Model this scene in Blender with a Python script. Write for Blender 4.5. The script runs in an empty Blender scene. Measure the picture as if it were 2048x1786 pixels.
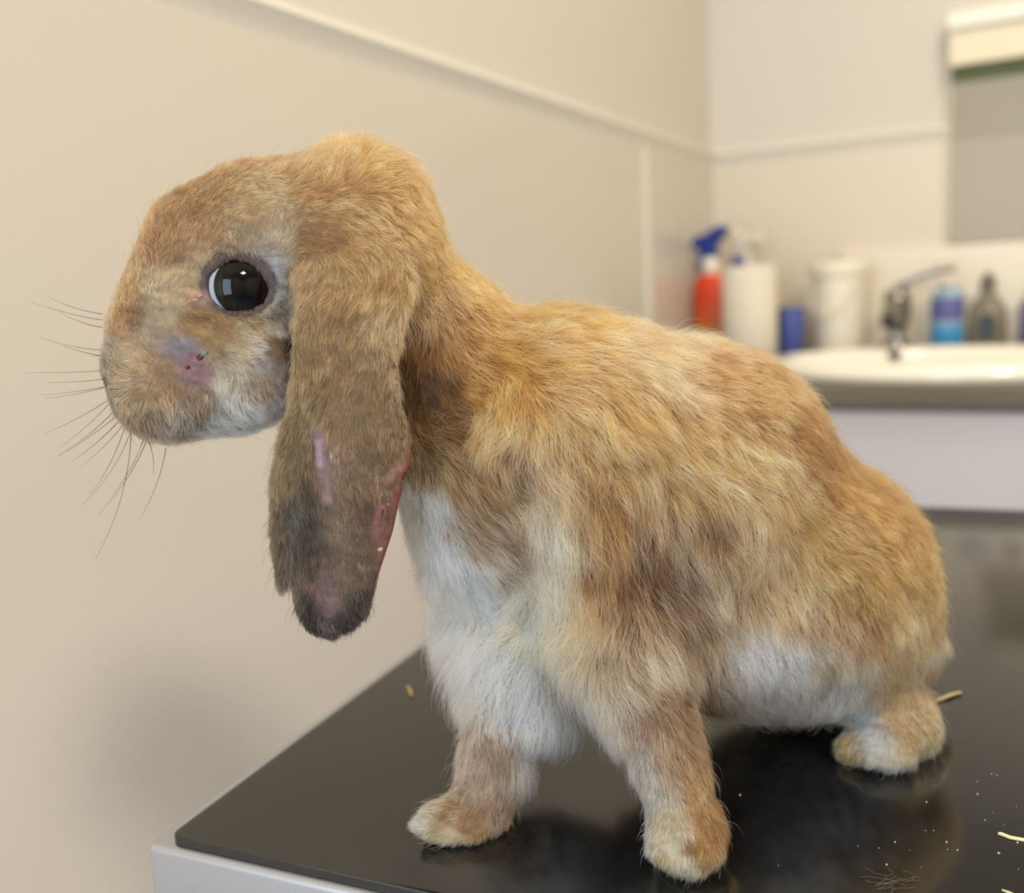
import bpy, bmesh, math, time
import numpy as np
from mathutils import Vector, Matrix, kdtree
sc = bpy.context.scene
C = sc.collection
rng = np.random.default_rng(7)
PI = math.pi

# ------------------------------------------------------------------ camera, world, lights, exposure
TABLE_Z = 0.85
F_PX, W, H = 1916.0, 2048, 1786
pitch, roll, yaw = [math.radians(a) for a in (9.06, -3.05, 29.05)]
CAM = np.array([0.0, 0.0, 1.06])
fwd = np.array([-math.sin(yaw)*math.cos(pitch), math.cos(yaw)*math.cos(pitch), -math.sin(pitch)])
rh = np.array([math.cos(yaw), math.sin(yaw), 0.0])
fh = np.array([-math.sin(yaw), math.cos(yaw), 0.0])
uh = np.cross(rh, fwd)
rgt = math.cos(roll)*rh + math.sin(roll)*uh
upv = -math.sin(roll)*rh + math.cos(roll)*uh
def P(px, py, dep):
    return CAM + ((px-W/2)/F_PX*rgt - (py-H/2)/F_PX*upv + fwd)*dep
def ray(px, py): return (px-W/2)/F_PX*rgt - (py-H/2)/F_PX*upv + fwd
def on_z(px, py, z):
    d = ray(px, py); return CAM + d*(z-CAM[2])/d[2]
def on_x(px, py, x):
    d = ray(px, py); return CAM + d*(x-CAM[0])/d[0]
def on_y(px, py, y):
    d = ray(px, py); return CAM + d*(y-CAM[1])/d[1]
def proj(p):
    v = p-CAM; z = v@fwd
    return W/2+F_PX*(v@rgt)/z, H/2-F_PX*(v@upv)/z, z
cd = bpy.data.cameras.new('camera'); cam = bpy.data.objects.new('camera', cd); C.objects.link(cam)
cd.sensor_fit = 'HORIZONTAL'; cd.sensor_width = 36.0; cd.lens = 36.0*F_PX/W
cd.clip_start = 0.01
m3 = Matrix((rgt, upv, -fwd)).transposed()
cam.matrix_world = Matrix.Translation(CAM) @ m3.to_4x4()
cd.dof.use_dof = True; cd.dof.focus_distance = 0.352; cd.dof.aperture_fstop = 5.4
sc.camera = cam

world = bpy.data.worlds.new('world'); sc.world = world; world.use_nodes = True
bg = world.node_tree.nodes['Background']; bg.inputs[0].default_value = (0.55, 0.7, 1.0, 1); bg.inputs[1].default_value = 1.0

def area(name, loc, target, size, size_y, power, col):
    l = bpy.data.lights.new(name, 'AREA'); l.shape = 'RECTANGLE'; l.size = size; l.size_y = size_y
    l.energy = power; l.color = col
    o = bpy.data.objects.new(name, l); C.objects.link(o); o.location = loc
    o.rotation_euler = (Vector(target)-Vector(loc)).to_track_quat('-Z', 'Y').to_euler()
    return o
area('ceiling_lamp_light', (1.15, -0.65, 2.53), (1.15, -0.65, 0), 0.42, 0.42, 49, (1.0, 0.89, 0.74))
area('ceiling_lamp_light', (0.35, 1.0, 2.53), (0.35, 1.0, 0), 0.6, 0.6, 16, (1.0, 0.89, 0.74))
area('window_daylight', (-0.10, -1.74, 1.22), (-0.10, 0, 1.22), 0.86, 1.50, 36, (0.70, 0.85, 1.0))
sc.view_settings.view_transform = 'Standard'; sc.view_settings.look = 'None'
sc.view_settings.exposure = -0.05; sc.view_settings.gamma = 1.0; sc.view_settings.use_curve_mapping = False
sc.cycles.max_bounces = 8; sc.cycles.diffuse_bounces = 4; sc.cycles.glossy_bounces = 4
sc.cycles.transmission_bounces = 8; sc.cycles.transparent_max_bounces = 8
sc.cycles.use_denoising = True
sc.cycles.adaptive_threshold = 0.015
sc.cycles.sample_clamp_indirect = 4.0
sc.cycles_curves.shape = 'RIBBONS'; sc.cycles_curves.subdivisions = 2

# ------------------------------------------------------------------ helpers
def s2l(c):
    c = np.asarray(c, float)/255.0
    return np.where(c <= 0.04045, c/12.92, ((c+0.055)/1.055)**2.4)
def rgba(c): return tuple(s2l(c)) + (1.0,)
def mat(name, col, rough=0.5, metal=0.0, spec=0.5, noise=0.0, nscale=20.0, coat=0.0, bump=0.0, trans=0.0):
    m = bpy.data.materials.new(name); m.use_nodes = True
    nt = m.node_tree; b = nt.nodes['Principled BSDF']
    b.inputs['Base Color'].default_value = rgba(col); b.inputs['Roughness'].default_value = rough
    b.inputs['Metallic'].default_value = metal; b.inputs['Specular IOR Level'].default_value = spec
    b.inputs['Coat Weight'].default_value = coat; b.inputs['Coat Roughness'].default_value = 0.05
    b.inputs['Transmission Weight'].default_value = trans
    tc = nt.nodes.new('ShaderNodeTexCoord')
    nz = nt.nodes.new('ShaderNodeTexNoise'); nz.inputs['Scale'].default_value = nscale; nz.inputs['Detail'].default_value = 4
    nt.links.new(tc.outputs['Object'], nz.inputs['Vector'])
    mx = nt.nodes.new('ShaderNodeMix'); mx.data_type = 'RGBA'
    c = s2l(col)
    mx.inputs[6].default_value = tuple(c*(1-noise))+(1,); mx.inputs[7].default_value = tuple(np.minimum(c*(1+noise), 1))+(1,)
    nt.links.new(nz.outputs['Fac'], mx.inputs[0]); nt.links.new(mx.outputs[2], b.inputs['Base Color'])
    if bump:
        bp = nt.nodes.new('ShaderNodeBump'); bp.inputs['Strength'].default_value = bump; bp.inputs['Distance'].default_value = 0.001
        nt.links.new(nz.outputs['Fac'], bp.inputs['Height']); nt.links.new(bp.outputs[0], b.inputs['Normal'])
    return m
def attr_mat(name, rough, spec=0.4, bump=0.0, nscale=900.0):
    m = bpy.data.materials.new(name); m.use_nodes = True; nt = m.node_tree; b = nt.nodes['Principled BSDF']
    a = nt.nodes.new('ShaderNodeAttribute'); a.attribute_name = 'tint'
    nt.links.new(a.outputs['Color'], b.inputs['Base Color'])
    b.inputs['Roughness'].default_value = rough; b.inputs['Specular IOR Level'].default_value = spec
    if bump:
        tc = nt.nodes.new('ShaderNodeTexCoord'); nz = nt.nodes.new('ShaderNodeTexNoise'); nz.inputs['Scale'].default_value = nscale
        nt.links.new(tc.outputs['Object'], nz.inputs['Vector'])
        bp = nt.nodes.new('ShaderNodeBump'); bp.inputs['Strength'].default_value = bump; bp.inputs['Distance'].default_value = 0.0006
        nt.links.new(nz.outputs['Fac'], bp.inputs['Height']); nt.links.new(bp.outputs[0], b.inputs['Normal'])
    return m

def tag(o, label=None, cat=None, group=None, kind=None):
    if label: o['label'] = label
    if cat: o['category'] = cat
    if group: o['group'] = group
    if kind: o['kind'] = kind
    return o
def thing(name, loc, label, cat, group=None, rz=0.0):
    o = bpy.data.objects.new(name, None); C.objects.link(o); o.location = loc; o.rotation_euler = (0, 0, rz)
    o.empty_display_size = 0.02
    return tag(o, label, cat, group)
def obj(name, bm, m, parent=None, smooth=True, loc=None):
    bmesh.ops.recalc_face_normals(bm, faces=bm.faces)
    me = bpy.data.meshes.new(name); bm.to_mesh(me); bm.free()
    me.materials.append(m)
    if smooth:
        me.polygons.foreach_set('use_smooth', [True]*len(me.polygons))
        me.set_sharp_from_angle(angle=math.radians(35))
    o = bpy.data.objects.new(name, me); C.objects.link(o)
    if parent: o.parent = parent
    if loc is not None: o.location = loc
    return o
def bm_box(x0, x1, y0, y1, z0, z1, bev=0.0, seg=2):
    bm = bmesh.new(); bmesh.ops.create_cube(bm, size=1.0)
    for v in bm.verts:
        v.co = Vector((x0+(v.co.x+.5)*(x1-x0), y0+(v.co.y+.5)*(y1-y0), z0+(v.co.z+.5)*(z1-z0)))
    if bev: bmesh.ops.bevel(bm, geom=list(bm.edges), offset=bev, segments=seg, profile=.5, affect='EDGES')
    return bm
def bm_lathe(prof, n=40, sx=1.0, sy=1.0, bm=None, off=(0, 0, 0)):
    bm = bm or bmesh.new(); rings = []
    for r, z in prof:
        if r < 1e-6: rings.append([bm.verts.new((off[0], off[1], off[2]+z))])
        else: rings.append([bm.verts.new((off[0]+r*sx*math.cos(2*PI*i/n), off[1]+r*sy*math.sin(2*PI*i/n), off[2]+z)) for i in range(n)])
    for a, b in zip(rings, rings[1:]):
        for i in range(n):
            j = (i+1) % n
            if len(a) == 1 and len(b) == 1: continue
            if len(a) == 1: bm.faces.new((a[0], b[i], b[j]))
            elif len(b) == 1: bm.faces.new((a[i], b[0], a[j]))
            else: bm.faces.new((a[i], b[i], b[j], a[j]))
    return bm
def bm_tube(pts, radii, n=10, bm=None, flat=1.0):
    bm = bm or bmesh.new(); pts = [Vector(p) for p in pts]; rings = []
    ref = Vector((0.123, 0.31, 0.94))
    for k, p in enumerate(pts):
        t = (pts[min(k+1, len(pts)-1)]-pts[max(k-1, 0)]).normalized()
        a = t.cross(ref).normalized(); b = t.cross(a)
        r = radii[k] if hasattr(radii, '__len__') else radii
        rings.append([bm.verts.new(p+a*r*math.cos(2*PI*i/n)+b*r*flat*math.sin(2*PI*i/n)) for i in range(n)])
    for a, b in zip(rings, rings[1:]):
        for i in range(n):
            j = (i+1) % n; bm.faces.new((a[i], a[j], b[j], b[i]))
    bm.faces.new(rings[0]); bm.faces.new(rings[-1])
    return bm
def bm_prism(poly, y0, y1, bev=0.0):
    """polygon in x,z extruded along y"""
    bm = bmesh.new()
    f = bm.faces.new([bm.verts.new((x, y0, z)) for x, z in poly])
    r = bmesh.ops.extrude_face_region(bm, geom=[f])
    for v in r['geom']:
        if isinstance(v, bmesh.types.BMVert): v.co.y = y1
    if bev: bmesh.ops.bevel(bm, geom=list(bm.edges), offset=bev, segments=2, profile=.5, affect='EDGES')
    return bm
def struct(name, bm, m, parent=None, smooth=False):
    o = obj(name, bm, m, parent, smooth=smooth)
    o['kind'] = 'structure'
    return o

# ------------------------------------------------------------------ the room
WX, WY, RX, FY, CZ = -0.63, 2.08, 2.3, -1.8, 2.6
m_wall = mat('wall_paint', (217, 209, 196), 0.7, noise=0.015, nscale=6)
m_dado = mat('dado_laminate', (213, 204, 190), 0.22, spec=0.35, noise=0.01, nscale=5)
m_rail = mat('rail_white', (228, 222, 208), 0.35, noise=0.01)
m_floor = mat('floor_vinyl', (118, 132, 156), 0.4, noise=0.1, nscale=40)
m_ceil = mat('ceiling_paint', (235, 230, 218), 0.8, noise=0.01)
struct('floor', bm_box(WX-.1, RX+.1, FY-.1, WY+.1, -.06, 0), m_floor)
struct('ceiling', bm_box(WX-.1, RX+.1, FY-.1, WY+.1, CZ, CZ+.06), m_ceil)
struct('wall_left', bm_box(WX-.1, WX, FY, WY, 0, CZ), m_wall)
struct('wall_back', bm_box(WX-.1, RX+.1, WY, WY+.1, 0, CZ), m_wall)
struct('wall_right', bm_box(RX, RX+.1, FY, WY, 0, CZ), m_wall)
bmw = bm_box(WX-.1, -.60, FY-.1, FY, 0, CZ)                          # front wall round the window opening
for a in ((.40, RX+.1, 0, CZ), (-.60, .40, 0, .42), (-.60, .40, 2.0, CZ)):
    t = bm_box(a[0], a[1], FY-.1, FY, a[2], a[3]); me_ = bpy.data.meshes.new('t'); t.to_mesh(me_); t.free(); bmw.from_mesh(me_); bpy.data.meshes.remove(me_)
struct('wall_front', bmw, m_wall)
win = struct('window_1', bm_box(-.60, .40, FY-.06, FY-.045, .42, 2.0), mat('window_glass', (240, 245, 250), 0.02, trans=1.0))
m_frame = mat('window_white', (235, 235, 232), 0.4)
for a in ((-.60, -.54, .42, 2.0), (.34, .40, .42, 2.0), (-.54, .34, .42, .48), (-.54, .34, 1.94, 2.0), (-.115, -.085, .48, 1.94), (-.54, .34, 1.20, 1.23)):
    o = obj('frame', bm_box(a[0], a[1], FY-.075, FY+.02, a[2], a[3]), m_frame, win, smooth=False)
# dado sheets and the rail above them
RZ = 1.301
seam_y = 1.67
for i, (y0, y1) in enumerate(((FY, .45-1.0), (.45-1.0, seam_y-.006), (seam_y+.006, WY))):
    struct('trim_%d' % (i+1), bm_box(WX, WX+.004, y0+.001, y1-.001, 0, RZ+.002), m_dado)
struct('trim_4', bm_box(WX, WX+.008, seam_y-.011, seam_y+.011, 0, RZ), m_rail)
struct('trim_5', bm_box(WX+.004, RX, WY-.004, WY, 0, RZ+.002), mat('back_dado', (225, 213, 193), 0.4, noise=0.01))
def rail_prof(s):      # offset from wall, height
    return [(0, 0), (.003, 0), (.004, .004), (.007, .012), (.012, .022), (.0145, .026), (.0135, .029), (.006, .036), (0, .038)]
pf = rail_prof(1)
bm = bmesh.new()
r1 = [bm.verts.new((WX+a, FY, RZ+b)) for a, b in pf]; r2 = [bm.verts.new((WX+a, WY-a, RZ+b)) for a, b in pf]
r3 = [bm.verts.new((RX, WY-a, RZ+b)) for a, b in pf]
for A, B in ((r1, r2), (r2, r3)):
    for i in range(len(pf)-1): bm.faces.new((A[i], A[i+1], B[i+1], B[i]))
struct('trim_6', bm, m_rail)
# ceiling lamps
for (x, y) in ((1.15, -.65), (.35, 1.0)):
    t = thing('ceiling_light', (x, y, CZ-.06), 'square flush ceiling light panel above ' + ('the vanity counter' if y > 0 else 'the room behind the table'), 'ceiling light', 'ceiling light panels')
    bmf = bm_box(-.33, .33, -.33, -.30, 0, .06)
    for a in ((-.33, .33, .30, .33), (-.33, -.30, -.30, .30), (.30, .33, -.30, .30)):
        q = bm_box(a[0], a[1], a[2], a[3], 0, .06); me_ = bpy.data.meshes.new('t'); q.to_mesh(me_); q.free(); bmf.from_mesh(me_); bpy.data.meshes.remove(me_)
    obj('frame', bmf, m_frame, t, smooth=False)
    obj('diffuser', bm_box(-.30, .30, -.30, .30, .03, .04), m_frame, t, smooth=False)

# ------------------------------------------------------------------ vanity counter and what stands on it
CT = 0.90
van = thing('vanity_cabinet', (0.3, 1.78, 0), 'pale lilac grey vanity cabinet under the worktop', 'cabinet')
m_cab = mat('cabinet_lilac', (208, 202, 204), 0.45, noise=0.01)
bm = bm_box(WX+.006-.3, .9, -.29, .29, .10, CT-.032); obj('body', bm, m_cab, van, smooth=False)
for x0, x1 in ((-.92, -.645), (-.64, .02+.2), (.225, .89)):
    d = obj('door', bm_box(x0, x1, -.306, -.2905, .12, CT-.037, .002), m_cab, van, smooth=False)
    obj('handle', bm_tube([(x1-.05, -.307, .45), (x1-.05, -.335, .45), (x1-.05, -.335, .57), (x1-.05, -.307, .57)], .005), mat('handle_steel', (190, 190, 188), .3, 1), d)
obj('plinth', bm_box(-.92, .89, -.25, .28, 0, .0995), mat('plinth_grey', (120, 118, 115), .5), van, smooth=False)
m_top = mat('worktop_grey_brown', (104, 96, 76), 0.35, noise=0.12, nscale=120)
BX, BY = -0.135, 1.685                       # basin centre
wt = tag(obj('worktop', bm_box(WX+.006, 1.25, 1.455, WY-.006, CT-.03, CT, .004), m_top, smooth=False), 'grey brown laminate worktop holding the white basin', 'worktop')
# basin: oval ceramic bowl with a rolled rim
m_cer = mat('ceramic_white', (248, 242, 226), 0.12, spec=0.5, noise=0.005)
bas = thing('wash_basin', (BX, BY, CT), 'white oval ceramic wash basin set into the worktop', 'basin')
prof = [(.262, .0005), (.280, .0015), (.2855, .009), (.284, .018), (.276, .025), (.262, .028), (.248, .026), (.238, .018), (.232, .008), (.215, .0032), (.12, .0018), (.028, .0012), (.022, .0008), (0.0001, .0006)]
bm = bm_lathe(prof, 72, 1.0, .74)
obj('bowl', bm, m_cer, bas)
obj('drain', bm_lathe([(.024, .0015), (.024, .004), (.018, .0045), (.016, .003), (0, .003)], 24), mat('drain_chrome', (170, 170, 168), .15, 1), bas)
m_dark = mat('overflow_dark', (18, 17, 15), .5)
tpx = on_y(1792, 715, 1.86)[0]-BX
o = obj('overflow', bm_lathe([(0, -.001), (.013, -.001), (.013, .0012), (.011, .0018), (0, .001)], 24, 1.0, .62), m_dark, bas, loc=(tpx, .234*.74*math.sqrt(1-(tpx/.234)**2)-.003, .0165)); o.rotation_euler = (math.radians(62), 0, 0)
# chrome tap on the rear rim
m_chr = mat('chrome', (150, 147, 142), 0.18, 1.0)
tp = on_y(1792, 690, 1.93)
tap = thing('mixer_tap', (tp[0], 1.938, CT), 'chrome single lever mixer tap behind the white basin', 'tap')
tap.location.z = CT
obj('base', bm_lathe([(0, 0), (.026, 0), (.026, .026), (.022, .032), (.017, .036), (.015, .05), (.016, .058), (.021, .066), (.0235, .078), (.0245, .10), (.024, .118), (.019, .128), (0, .131)], 28), m_chr, tap)
obj('spout', bm_tube([(0, -.01, .098), (-.0, -.035, .098), (0, -.075, .094), (0, -.105, .086), (0, -.112, .076)], [.018, .0165, .0155, .015, .014], 14), m_chr, tap)
obj('aerator', bm_lathe([(0, 0), (.0125, 0), (.0125, .012), (0, .012)], 20), m_dark, tap, loc=(0, -.112, .066))
obj('lever', bm_tube([(-.004, 0, .118), (.006, -.004, .136), (.035, -.004, .150), (.07, -.002, .158), (.098, .0, .160)], [.013, .010, .0075, .0065, .006], 12, flat=.6), m_chr, tap)

def at(px, y): return on_y(px, 690, y)[0]
m_white = mat('plastic_white', (238, 230, 212), 0.35, noise=0.01)
m_blue = mat('plastic_blue', (30, 58, 140), 0.3)
# two trigger spray bottles
def spray(name, x, y, label, trig, body_m, collar_m, label_m, rz, sc_=1.0, noz=None):
    t = thing(name, (x, y, CT), label, 'spray bottle', None, rz)
    k = sc_
    b = obj('bottle', bm_lathe([(0, 0), (.034*k, 0), (.037*k, .006*k), (.037*k, .140*k), (.034*k, .155*k), (.022*k, .172*k), (.0135*k, .180*k), (.0135*k, .19*k), (0, .19*k)], 32, 1.0, .72), body_m, t)
    if label_m:
        obj('label', bm_lathe([(.0374*k, .025*k), (.0378*k, .03*k), (.0378*k, .140*k), (.0348*k, .1555*k), (.0228*k, .1725*k), (.0224*k, .173*k)], 32, 1.0, .72), label_m, b)
    obj('collar', bm_lathe([(0, .182*k), (.0165*k, .182*k), (.0165*k, .200*k), (.014*k, .204*k), (0, .204*k)], 24), collar_m, t)
    obj('spray_head', bm_prism([(-.038*k, .226*k), (-.040*k, .236*k), (-.036*k, .244*k), (-.01*k, .248*k), (.018*k, .262*k), (.034*k, .262*k), (.038*k, .252*k), (.026*k, .240*k), (.012*k, .224*k), (.012*k, .20*k), (-.010*k, .20*k), (-.010*k, .218*k)], -.011*k, .011*k, .003*k), trig, t)
    obj('nozzle', bm_lathe([(0, 0), (.0095*k, 0), (.0095*k, .014*k), (0, .014*k)], 16), noz or collar_m, t, loc=(-.040*k, 0, .236*k)).rotation_euler = (0, -PI/2, 0)
    obj('trigger', bm_prism([(-.026*k, .222*k), (-.014*k, .222*k), (-.013*k, .21*k), (-.016*k, .195*k), (-.021*k, .178*k), (-.029*k, .180*k), (-.025*k, .196*k), (-.023*k, .21*k)], -.008*k, .008*k, .002*k), trig, t)
    return t
m_or = bpy.data.materials.new('label_orange'); m_or.use_nodes = True
nt = m_or.node_tree; tc = nt.nodes.new('ShaderNodeTexCoord'); sx = nt.nodes.new('ShaderNodeSeparateXYZ'); cr = nt.nodes.new('ShaderNodeValToRGB'); mr = nt.nodes.new('ShaderNodeMapRange')
nt.links.new(tc.outputs['Object'], sx.inputs[0]); nt.links.new(sx.outputs['Z'], mr.inputs['Value']); mr.inputs['From Min'].default_value = .02; mr.inputs['From Max'].default_value = .16
nt.links.new(mr.outputs[0], cr.inputs[0]); e = cr.color_ramp.elements; cr.color_ramp.interpolation = 'LINEAR'
e[0].position = 0; e[0].color = rgba((110, 70, 120)); e[1].position = 1; e[1].color = rgba((222, 66, 28))
q = e.new(.30); q.color = rgba((190, 140, 40)); q = e.new(.45); q.color = rgba((215, 100, 30)); q = e.new(.7); q.color = rgba((215, 70, 25))
nt.links.new(cr.outputs[0], nt.nodes['Principled BSDF'].inputs['Base Color'])
m_clear = mat('plastic_milky', (232, 222, 200), 0.3)
spray('spray_bottle', at(1425, 1.90), 1.90, 'white spray bottle with dark blue trigger and orange label', m_blue, m_clear, m_white, m_or, -.25, 1.03)
spray('spray_bottle', at(1480, 1.96), 1.97, 'all white spray bottle with blue collar behind the paper roll', m_white, m_clear, m_blue, None, PI-.5, 1.03, m_white)
# paper towel roll
t = thing('paper_towel_roll', (at(1500, 1.80), 1.80, CT), 'white paper towel roll standing beside the blue cup', 'paper towel')
obj('paper', bm_lathe([(.021, .002), (.021, 0), (.048, 0), (.050, .003), (.050, .185), (.048, .188), (.021, .188), (.021, .186), (.021, .002)], 48), mat('paper_white', (226, 216, 196), .85, noise=.03, nscale=60), t)
obj('core', bm_lathe([(.0195, 0), (.0208, 0), (.0208, .187), (.0195, .187), (.0195, 0)], 32), mat('core_card', (150, 130, 95), .9), t)
# blue cup
t = thing('blue_cup', (at(1581, 1.90), 1.90, CT), 'small blue plastic cup between paper roll and white canister', 'cup')
mbc = mat('cup_blue', (84, 98, 168), .4)
obj('body', bm_lathe([(0, 0), (.022, 0), (.024, .003), (.0285, .10), (.0300, .101), (.0300, .105), (.0275, .105), (.0230, .006), (0, .006)], 32), mbc, t)
# white canister with lid
t = thing('canister', (at(1677, 1.95), 1.955, CT), 'tall white lidded canister behind the basin beside blue cup', 'canister')
obj('body', bm_lathe([(0, 0), (.042, 0), (.045, .003), (.050, .165), (0, .165)], 40), m_white, t)
obj('lid', bm_lathe([(0, .163), (.056, .163), (.057, .166), (.057, .182), (.054, .186), (0, .188)], 40), mat('lid_cream', (244, 236, 215), .35), t)
obj('carry_handle', bm_tube([(-.050, -.01, .150), (-.042, -.042, .10), (-.015, -.053, .085), (.015, -.053, .10), (.040, -.044, .14), (.050, -.01, .155)], .002), m_white, t)
# blue soap bottle with pump
t = thing('soap_dispenser', (at(1892, 1.97), 1.985, CT), 'clear blue soap bottle with white pump behind the tap', 'soap bottle')
k = .001
mliq = mat('liquid_blue', (70, 150, 205), .15, spec=.5); mcl = mat('bottle_pale_blue', (150, 178, 195), .2)
obj('bottle', bm_lathe([(0, 0), (.026, 0), (.0285, .004), (.0285, .105), (.026, .118), (.016, .128), (.0125, .132), (.0125, .140), (0, .140)], 36, 1.0, .62), mcl, t)
obj('liquid', bm_lathe([(0, .001), (.0262, .001), (.0288, .005), (.0288, .055), (.0286, .058), (0, .058)], 36, 1.0, .62), mliq, t)
obj('label', bm_lathe([(.0288, .068), (.0291, .069), (.0291, .108), (.0286, .110)], 36, 1.0, .62), mat('label_violet', (96, 100, 160), .4), t)
obj('collar', bm_lathe([(0, .134), (.014, .134), (.014, .148), (.006, .151), (.004, .151), (.004, .172), (0, .172)], 24), m_white, t)
obj('pump_head', bm_tube([(.012, 0, .178), (0, 0, .178), (-.02, -.004, .179), (-.036, -.006, .172)], [.007, .0085, .006, .0045], 12), m_white, t)
# dark labelled bottle
t = thing('dark_bottle', (at(1972, 1.97), 1.985, CT), 'grey brown hand wash bottle with dark oval label beside soap', 'bottle')
mgb = mat('bottle_smoke', (128, 120, 104), .2)
obj('bottle', bm_lathe([(0, 0), (.030, 0), (.033, .004), (.034, .05), (.032, .080), (.024, .100), (.013, .112), (.0115, .124), (0, .124)], 36, 1.0, .62), mgb, t)
obj('cap', bm_lathe([(0, .122), (.0135, .122), (.0135, .140), (.008, .146), (.006, .152), (0, .153)], 24), mat('cap_grey', (105, 100, 86), .35), t)
lb = bm_lathe([(0, 0), (.019, 0), (.021, .0012), (0, .0016)], 32, 1.0, 1.45); o = obj('label', lb, mat('label_dark', (62, 66, 62), .4), t, loc=(0, -.0205, .052)); o.rotation_euler = (PI/2, 0, 0)
lb = bm_lathe([(0, 0), (.011, 0), (.012, .0010), (0, .0012)], 24, 1.0, .7); o2 = obj('emblem', lb, mat('emblem_navy', (26, 40, 62), .4), o, loc=(0, .012, .0012))
lb = bm_lathe([(.0195, 0), (.0212, 0), (.0212, .0018), (.0195, .0018)], 32, 1.0, 1.45); obj('border', lb, mat('border_gold', (170, 150, 70), .4), o)
# bottle cut by the frame edge
t = thing('lilac_bottle', (at(2062, 1.97), 1.985, CT), 'lilac bottle on the worktop, beyond the dark labelled bottle, cut by frame edge', 'bottle')
obj('body', bm_lathe([(0, 0), (.020, 0), (.022, .003), (.022, .085), (.018, .098), (.010, .106), (0, .106)], 32), mat('plastic_lilac', (120, 112, 150), .35), t)
obj('cap', bm_lathe([(0, .105), (.012, .105), (.012, .122), (0, .124)], 24), m_white, t)
# splashback and the mirror cabinet
tag(obj('splashback', bm_box(-.36, 1.2, WY-.016, WY-.0045, CT+.0005, 1.108, .002), mat('splash_cream', (240, 228, 204), .3), smooth=False), 'cream splashback panel on the wall behind the basin', 'splashback')
t = thing('mirror_cabinet', (.15, WY-.0045, 1.11), 'wall mirror with white light pelmet above the splashback', 'mirror')
xl, xr = -.163-.15, .45
mcr = mat('pelmet_cream', (238, 226, 196), .4)
obj('backing', bm_box(xl, xr, -.012, 0, 0, .41), mcr, t, smooth=False)
obj('mirror_panel', bm_box(xl+.004, xr-.004, -.0155, -.0122, .003, .192), mat('mirror_reflection_grey', (172, 160, 138), .35), t, smooth=False)  # dull reflection painted on as a flat grey
obj('mirror_panel', bm_box(xl+.004, xr-.004, -.0155, -.0122, .194, .290), mat('mirror_reflection_grey_top', (158, 148, 126), .35), t, smooth=False)  # darker upper tone of the reflection, also painted as colour
obj('green_strip', bm_box(xl+.004, xr-.004, -.020, -.0122, .295, .322), mat('strip_green', (82, 88, 44), .5), t, smooth=False)  # plain dark green strip below the pelmet
obj('pelmet', bm_box(xl, xr, -.035, -.0122, .323, .386, .002), mcr, t, smooth=False)
obj('pelmet_cap', bm_box(xl-.003, xr+.003, -.045, 0, .3865, .415, .003), mat('cap_white', (252, 248, 232), .3), t, smooth=False)

# ------------------------------------------------------------------ the examination table
ty = math.radians(5.6)
TX = np.array([math.cos(ty), math.sin(ty), 0]); TY = np.array([-math.sin(ty), math.cos(ty), 0])
MZ = TABLE_Z - 0.0042                         # steel top
cor = on_z(291, 1688, MZ)
TL, TD = 1.15, .665
tab = thing('examination_table', (cor[0], cor[1], 0), 'stainless steel examination table with black mat on top', 'table', None, ty)
m_st = bpy.data.materials.new('brushed_steel'); m_st.use_nodes = True
nt = m_st.node_tree; b = nt.nodes['Principled BSDF']; b.inputs['Metallic'].default_value = 1; b.inputs['Roughness'].default_value = .42
b.inputs['Base Color'].default_value = rgba((194, 198, 207))
tc = nt.nodes.new('ShaderNodeTexCoord'); mp = nt.nodes.new('ShaderNodeMapping'); mp.inputs['Scale'].default_value = (8, 8, 900); nz = nt.nodes.new('ShaderNodeTexNoise'); nz.inputs['Scale'].default_value = 1.0
nt.links.new(tc.outputs['Object'], mp.inputs[0]); nt.links.new(mp.outputs[0], nz.inputs['Vector'])
bp = nt.nodes.new('ShaderNodeBump'); bp.inputs['Strength'].default_value = .08; bp.inputs['Distance'].default_value = .0005
nt.links.new(nz.outputs['Fac'], bp.inputs['Height']); nt.links.new(bp.outputs[0], b.inputs['Normal'])
obj('tabletop', bm_box(0, TL, 0, TD, MZ-.055, MZ, .0028, 4), m_st, tab)
obj('column', bm_box(.40, .75, .20, .46, .06, MZ-.0555, .01), m_st, tab)
obj('base', bm_box(.20, .95, .08, .58, 0, .0595, .01), m_st, tab)
# rubber mat, rounded corners
m_mat = bpy.data.materials.new('mat_black_rubber'); m_mat.use_nodes = True
nt = m_mat.node_tree; b = nt.nodes['Principled BSDF']; b.inputs['Base Color'].default_value = rgba((13, 14, 16)); b.inputs['Roughness'].default_value = .30; b.inputs['Specular IOR Level'].default_value = .85
tc = nt.nodes.new('ShaderNodeTexCoord'); nz = nt.nodes.new('ShaderNodeTexNoise'); nz.inputs['Scale'].default_value = 9; nz.inputs['Detail'].default_value = 5
mr = nt.nodes.new('ShaderNodeMapRange'); mr.inputs['To Min'].default_value = .10; mr.inputs['To Max'].default_value = .18
nt.links.new(tc.outputs['Object'], nz.inputs['Vector']); nt.links.new(nz.outputs['Fac'], mr.inputs['Value']); nt.links.new(mr.outputs[0], b.inputs['Roughness'])
def to_tab(p): d = np.array(p)-np.array([cor[0], cor[1], 0]); return d@TX, d@TY
mx0, my0 = to_tab(on_z(331, 1681, TABLE_Z)); lx, _ = to_tab(on_z(600, 1474, TABLE_Z)); mx0 = min(mx0, lx); print('mat', mx0, my0, lx)
my0 = max(my0, .003)
mx1, my1, rc = TL-.008, TD-.012, .005
poly = []
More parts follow.
